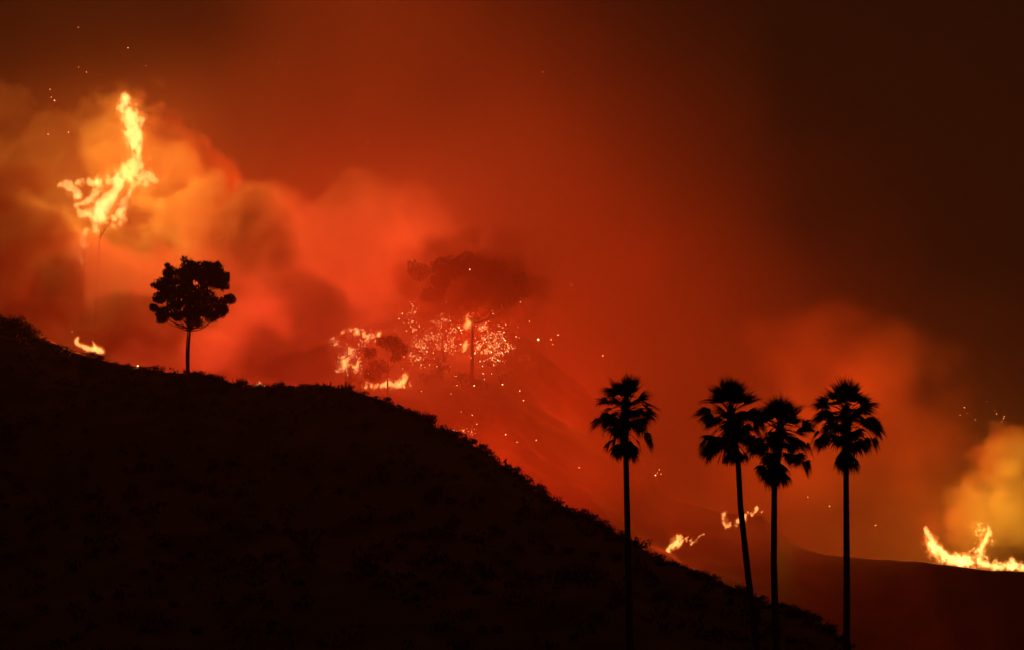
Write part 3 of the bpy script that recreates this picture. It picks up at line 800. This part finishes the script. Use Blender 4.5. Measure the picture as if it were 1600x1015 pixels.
# burning bushes: charred branches full of glowing leaves
def burning(name, label, Y, base_px, cells, n_limb, seed, bright=EMBER, size=0.12):
    R = random.Random(seed); s = K * Y
    base = P(*base_px, Y); root = empty(name, base); tag(root, label, 'tree' if 'tree' in name else 'burning bush')
    bb = MB(); gb = MB(); db = MB()
    for i in range(n_limb):
        px, py, r, n = R.choice(cells)
        c = P(px + R.uniform(-r, r) * .7, py + R.uniform(-r, r) * .7, Y) - base
        limb(bb, R, (R.uniform(-.4, .4), R.uniform(-.4, .4), -0.5), c, 0.16, 0.04, 0.1)
    bb.build('branches', CHAR_BARK, root)
    for px, py, r, n in cells:
        c = P(px, py, Y) - base
        sub = [c + Vector((R.gauss(0, .5) * r * s, R.gauss(0, .5) * r * s, R.gauss(0, .45) * r * s)) for _ in range(max(2, n // 9))]
        for k in range(int(n * 2.2)):
            q = R.choice(sub) + rv(R, R.choice([0.35, 0.6, 1.2]))
            tgt = gb if R.random() < 0.3 else db
            a = (Vector((R.gauss(0, .5), R.gauss(0, .5), 1)).normalized()) * size * math.exp(R.gauss(-0.45, 0.6))
            w = a.cross(rv(R)).normalized() * size * R.uniform(0.2, 0.55)
            w2 = a.cross(w).normalized() * w.length
            i0 = len(tgt.v)
            tgt.v += [q + a, q + w, q + w2, q - w, q - w2, q - a * 0.6]
            for x_, y_ in ((1, 2), (2, 3), (3, 4), (4, 1)): tgt.f += [(i0, i0 + x_, i0 + y_), (i0 + 5, i0 + y_, i0 + x_)]
    tag(gb.build('embers', bright, root, False), kind='stuff'); tag(db.build('dim_embers', EMBERS_DIM, root, False), kind='stuff')
    return root
burning('burning_bush', 'branching bush alight with white hot leaves at the edge of the dark puff of smoke', on_far(541, 600), (541, 600), [(540, 560, 11, 70), (555, 556, 10, 50), (536, 574, 7, 60), (557, 574, 8, 40), (548, 545, 9, 30)], 16, 3)
burning('burning_bush', 'row of glowing treetops above the burning branching bush', on_far(560, 545), (560, 545), [(515, 530, 10, 25), (540, 517, 9, 28), (560, 520, 9, 26), (578, 525, 9, 40), (572, 533, 6, 25), (525, 540, 8, 14)], 8, 5)
burning('burning_bush', 'wide thicket sparkling with fire to the left of the smoke hidden trunk', on_far(695, 560), (695, 560), [(690, 500, 14, 40), (700, 515, 16, 45), (680, 530, 16, 40), (705, 545, 18, 50), (665, 555, 16, 40), (650, 530, 10, 22), (640, 560, 12, 30)], 10, 6, size=0.15)
burning('burning_bush', 'dense thicket sparkling with fire to the right of the smoke hidden trunk', on_far(765, 570), (765, 570), [(755, 510, 12, 50), (768, 525, 12, 60), (778, 540, 10, 40), (755, 545, 13, 60), (772, 560, 12, 50), (745, 570, 12, 40), (790, 520, 10, 20), (800, 545, 12, 24)], 10, 7, size=0.15)
burning('dead_tree', 'thin dead tree trunk edged with embers left of the thickets', on_far(648, 535), (648, 535), [(641, 475, 2.5, 9), (643, 487, 2.5, 12), (645, 502, 3, 14), (648, 515, 3, 14), (651, 526, 3, 10)], 4, 8, size=0.15)
burning('burning_bush', 'low embers strung along the near ridge below the thickets', on_far(712, 690), (712, 690), [(708, 676, 5, 14), (722, 674, 4, 9), (735, 676, 4, 9), (715, 680, 5, 10)], 5, 9, size=0.12)

R = random.Random(31)
for i, (px, py, s_) in enumerate([(528, 560, 2.6), (568, 560, 2.8), (690, 575, 3.2), (722, 585, 2.8), (665, 585, 2.6), (785, 585, 3.0), (750, 592, 2.6), (630, 560, 2.6), (820, 560, 3.0), (560, 590, 2.2)]):
    o = bpy.data.objects.new('bush', R.choice(BUSH)); C.objects.link(o); o.location = P(px, py + 12, on_far(px, py + 12) - 1)
    o.scale = (s_ * 1.2, s_, s_ * R.uniform(.8, 1.3)); o.rotation_euler = (0, 0, R.random() * 6)
    tag(o, 'dark bush silhouetted against the burning thickets beyond the ridge', 'bush', 'dark bushes in front of the burning thickets')
def blob_mesh(name, mat, R):
    bm = bmesh.new(); bmesh.ops.create_icosphere(bm, subdivisions=1, radius=1)
    for v in bm.verts: v.co *= R.uniform(0.6, 1.3)
    me = bpy.data.meshes.new(name); bm.to_mesh(me); bm.free(); me.materials.append(mat)
    return me
R = random.Random(21)
EM = [blob_mesh('ember', EMBER, R) for _ in range(3)] + [blob_mesh('ember', EMBERS_DIM, R) for _ in range(3)]
def ember(px, py, Y, r, label, group, bright=None):
    o = bpy.data.objects.new('ember', EM[R.randrange(3) if bright else R.randrange(3, 6) if bright is False else R.randrange(6)]); C.objects.link(o)
    o.location = P(px, py, Y); r *= 0.62 * math.exp(R.gauss(-0.15, 0.35)); o.scale = (r * R.uniform(.6, 1.2), r * R.uniform(.6, 1.2), r * R.uniform(.7, 1.6)); o.rotation_euler = (R.random() * 6, R.random() * 6, R.random() * 6)
    tag(o, label, 'ember', group)
for px, py, r in [(738, 648, .42), (745, 662, .36), (790, 678, .4), (838, 687, .36), (808, 690, .25), (893, 445, .4), (734, 421, .35), (813, 472, .4), (841, 530, .5), (872, 523, .45), (942, 555, .35), (812, 610, .3), (818, 625, .3), (755, 583, .4), (778, 562, .4), (757, 592, .35), (785, 600, .3), (741, 602, .3)]:
    ember(px, py, 620 if py > 600 else 700, r * (0.5 if py > 600 else 0.6), 'single glowing ember on the smoky slope right of the burning thickets', 'embers on the burning slope', True)
for _ in range(120):
    px = R.choice([R.gauss(730, 45), R.gauss(640, 30), R.gauss(760, 45)]); py = R.gauss(560, 38) if px < 780 else R.gauss(535, 30)
    ember(px, py, R.uniform(690, 760), R.uniform(.1, .22), 'tiny ember among the thickets burning on the far slope', 'embers among the thickets')
for px, py in [(1027, 738), (1030, 733), (1033, 740), (1024, 742), (905, 730), (1262, 776), (1296, 790), (1368, 820)]:
    ember(px, py, 690, R.uniform(.2, .3), 'tiny ember glowing low in the valley near the palms', 'embers in the valley')
for px, py, r in [(78, 140, .42), (85, 157, .34), (107, 207, .42), (75, 210, .25), (228, 103, .3), (123, 105, .34), (135, 113, .24), (265, 178, .34), (140, 141, .22), (138, 190, .2), (80, 152, .2), (104, 156, .2), (122, 43, .25), (200, 75, .24), (92, 452, .3), (108, 515, .25), (113, 518, .25)]:
    ember(px, py, 790, r * 0.62, 'flying spark in the dark air near the tall flame', 'sparks flying near the tall flame', False)
for px, py in [(1507, 636), (1512, 645), (1500, 648), (1524, 655), (1542, 627), (1548, 643), (1555, 641), (1557, 646), (1568, 653), (1569, 650), (1565, 658), (1541, 628)]:
    ember(px, py, 720, R.uniform(.1, .17), 'flying spark in the dark air above the far right fire', 'sparks above the right fire', False)
for px, py in [(788, 114), (848, 113), (574, 222), (437, 99)]:
    ember(px, py, 780, .16, 'lone spark high in the dark smoke over the middle', 'sparks high over the middle', False)
for px, py in [(215, 571), (373, 606)]:
    ember(px, py, 478 if px > 300 else 492, .2, 'pin point of light on the near ridge', 'glowing points on the near ridge', True)
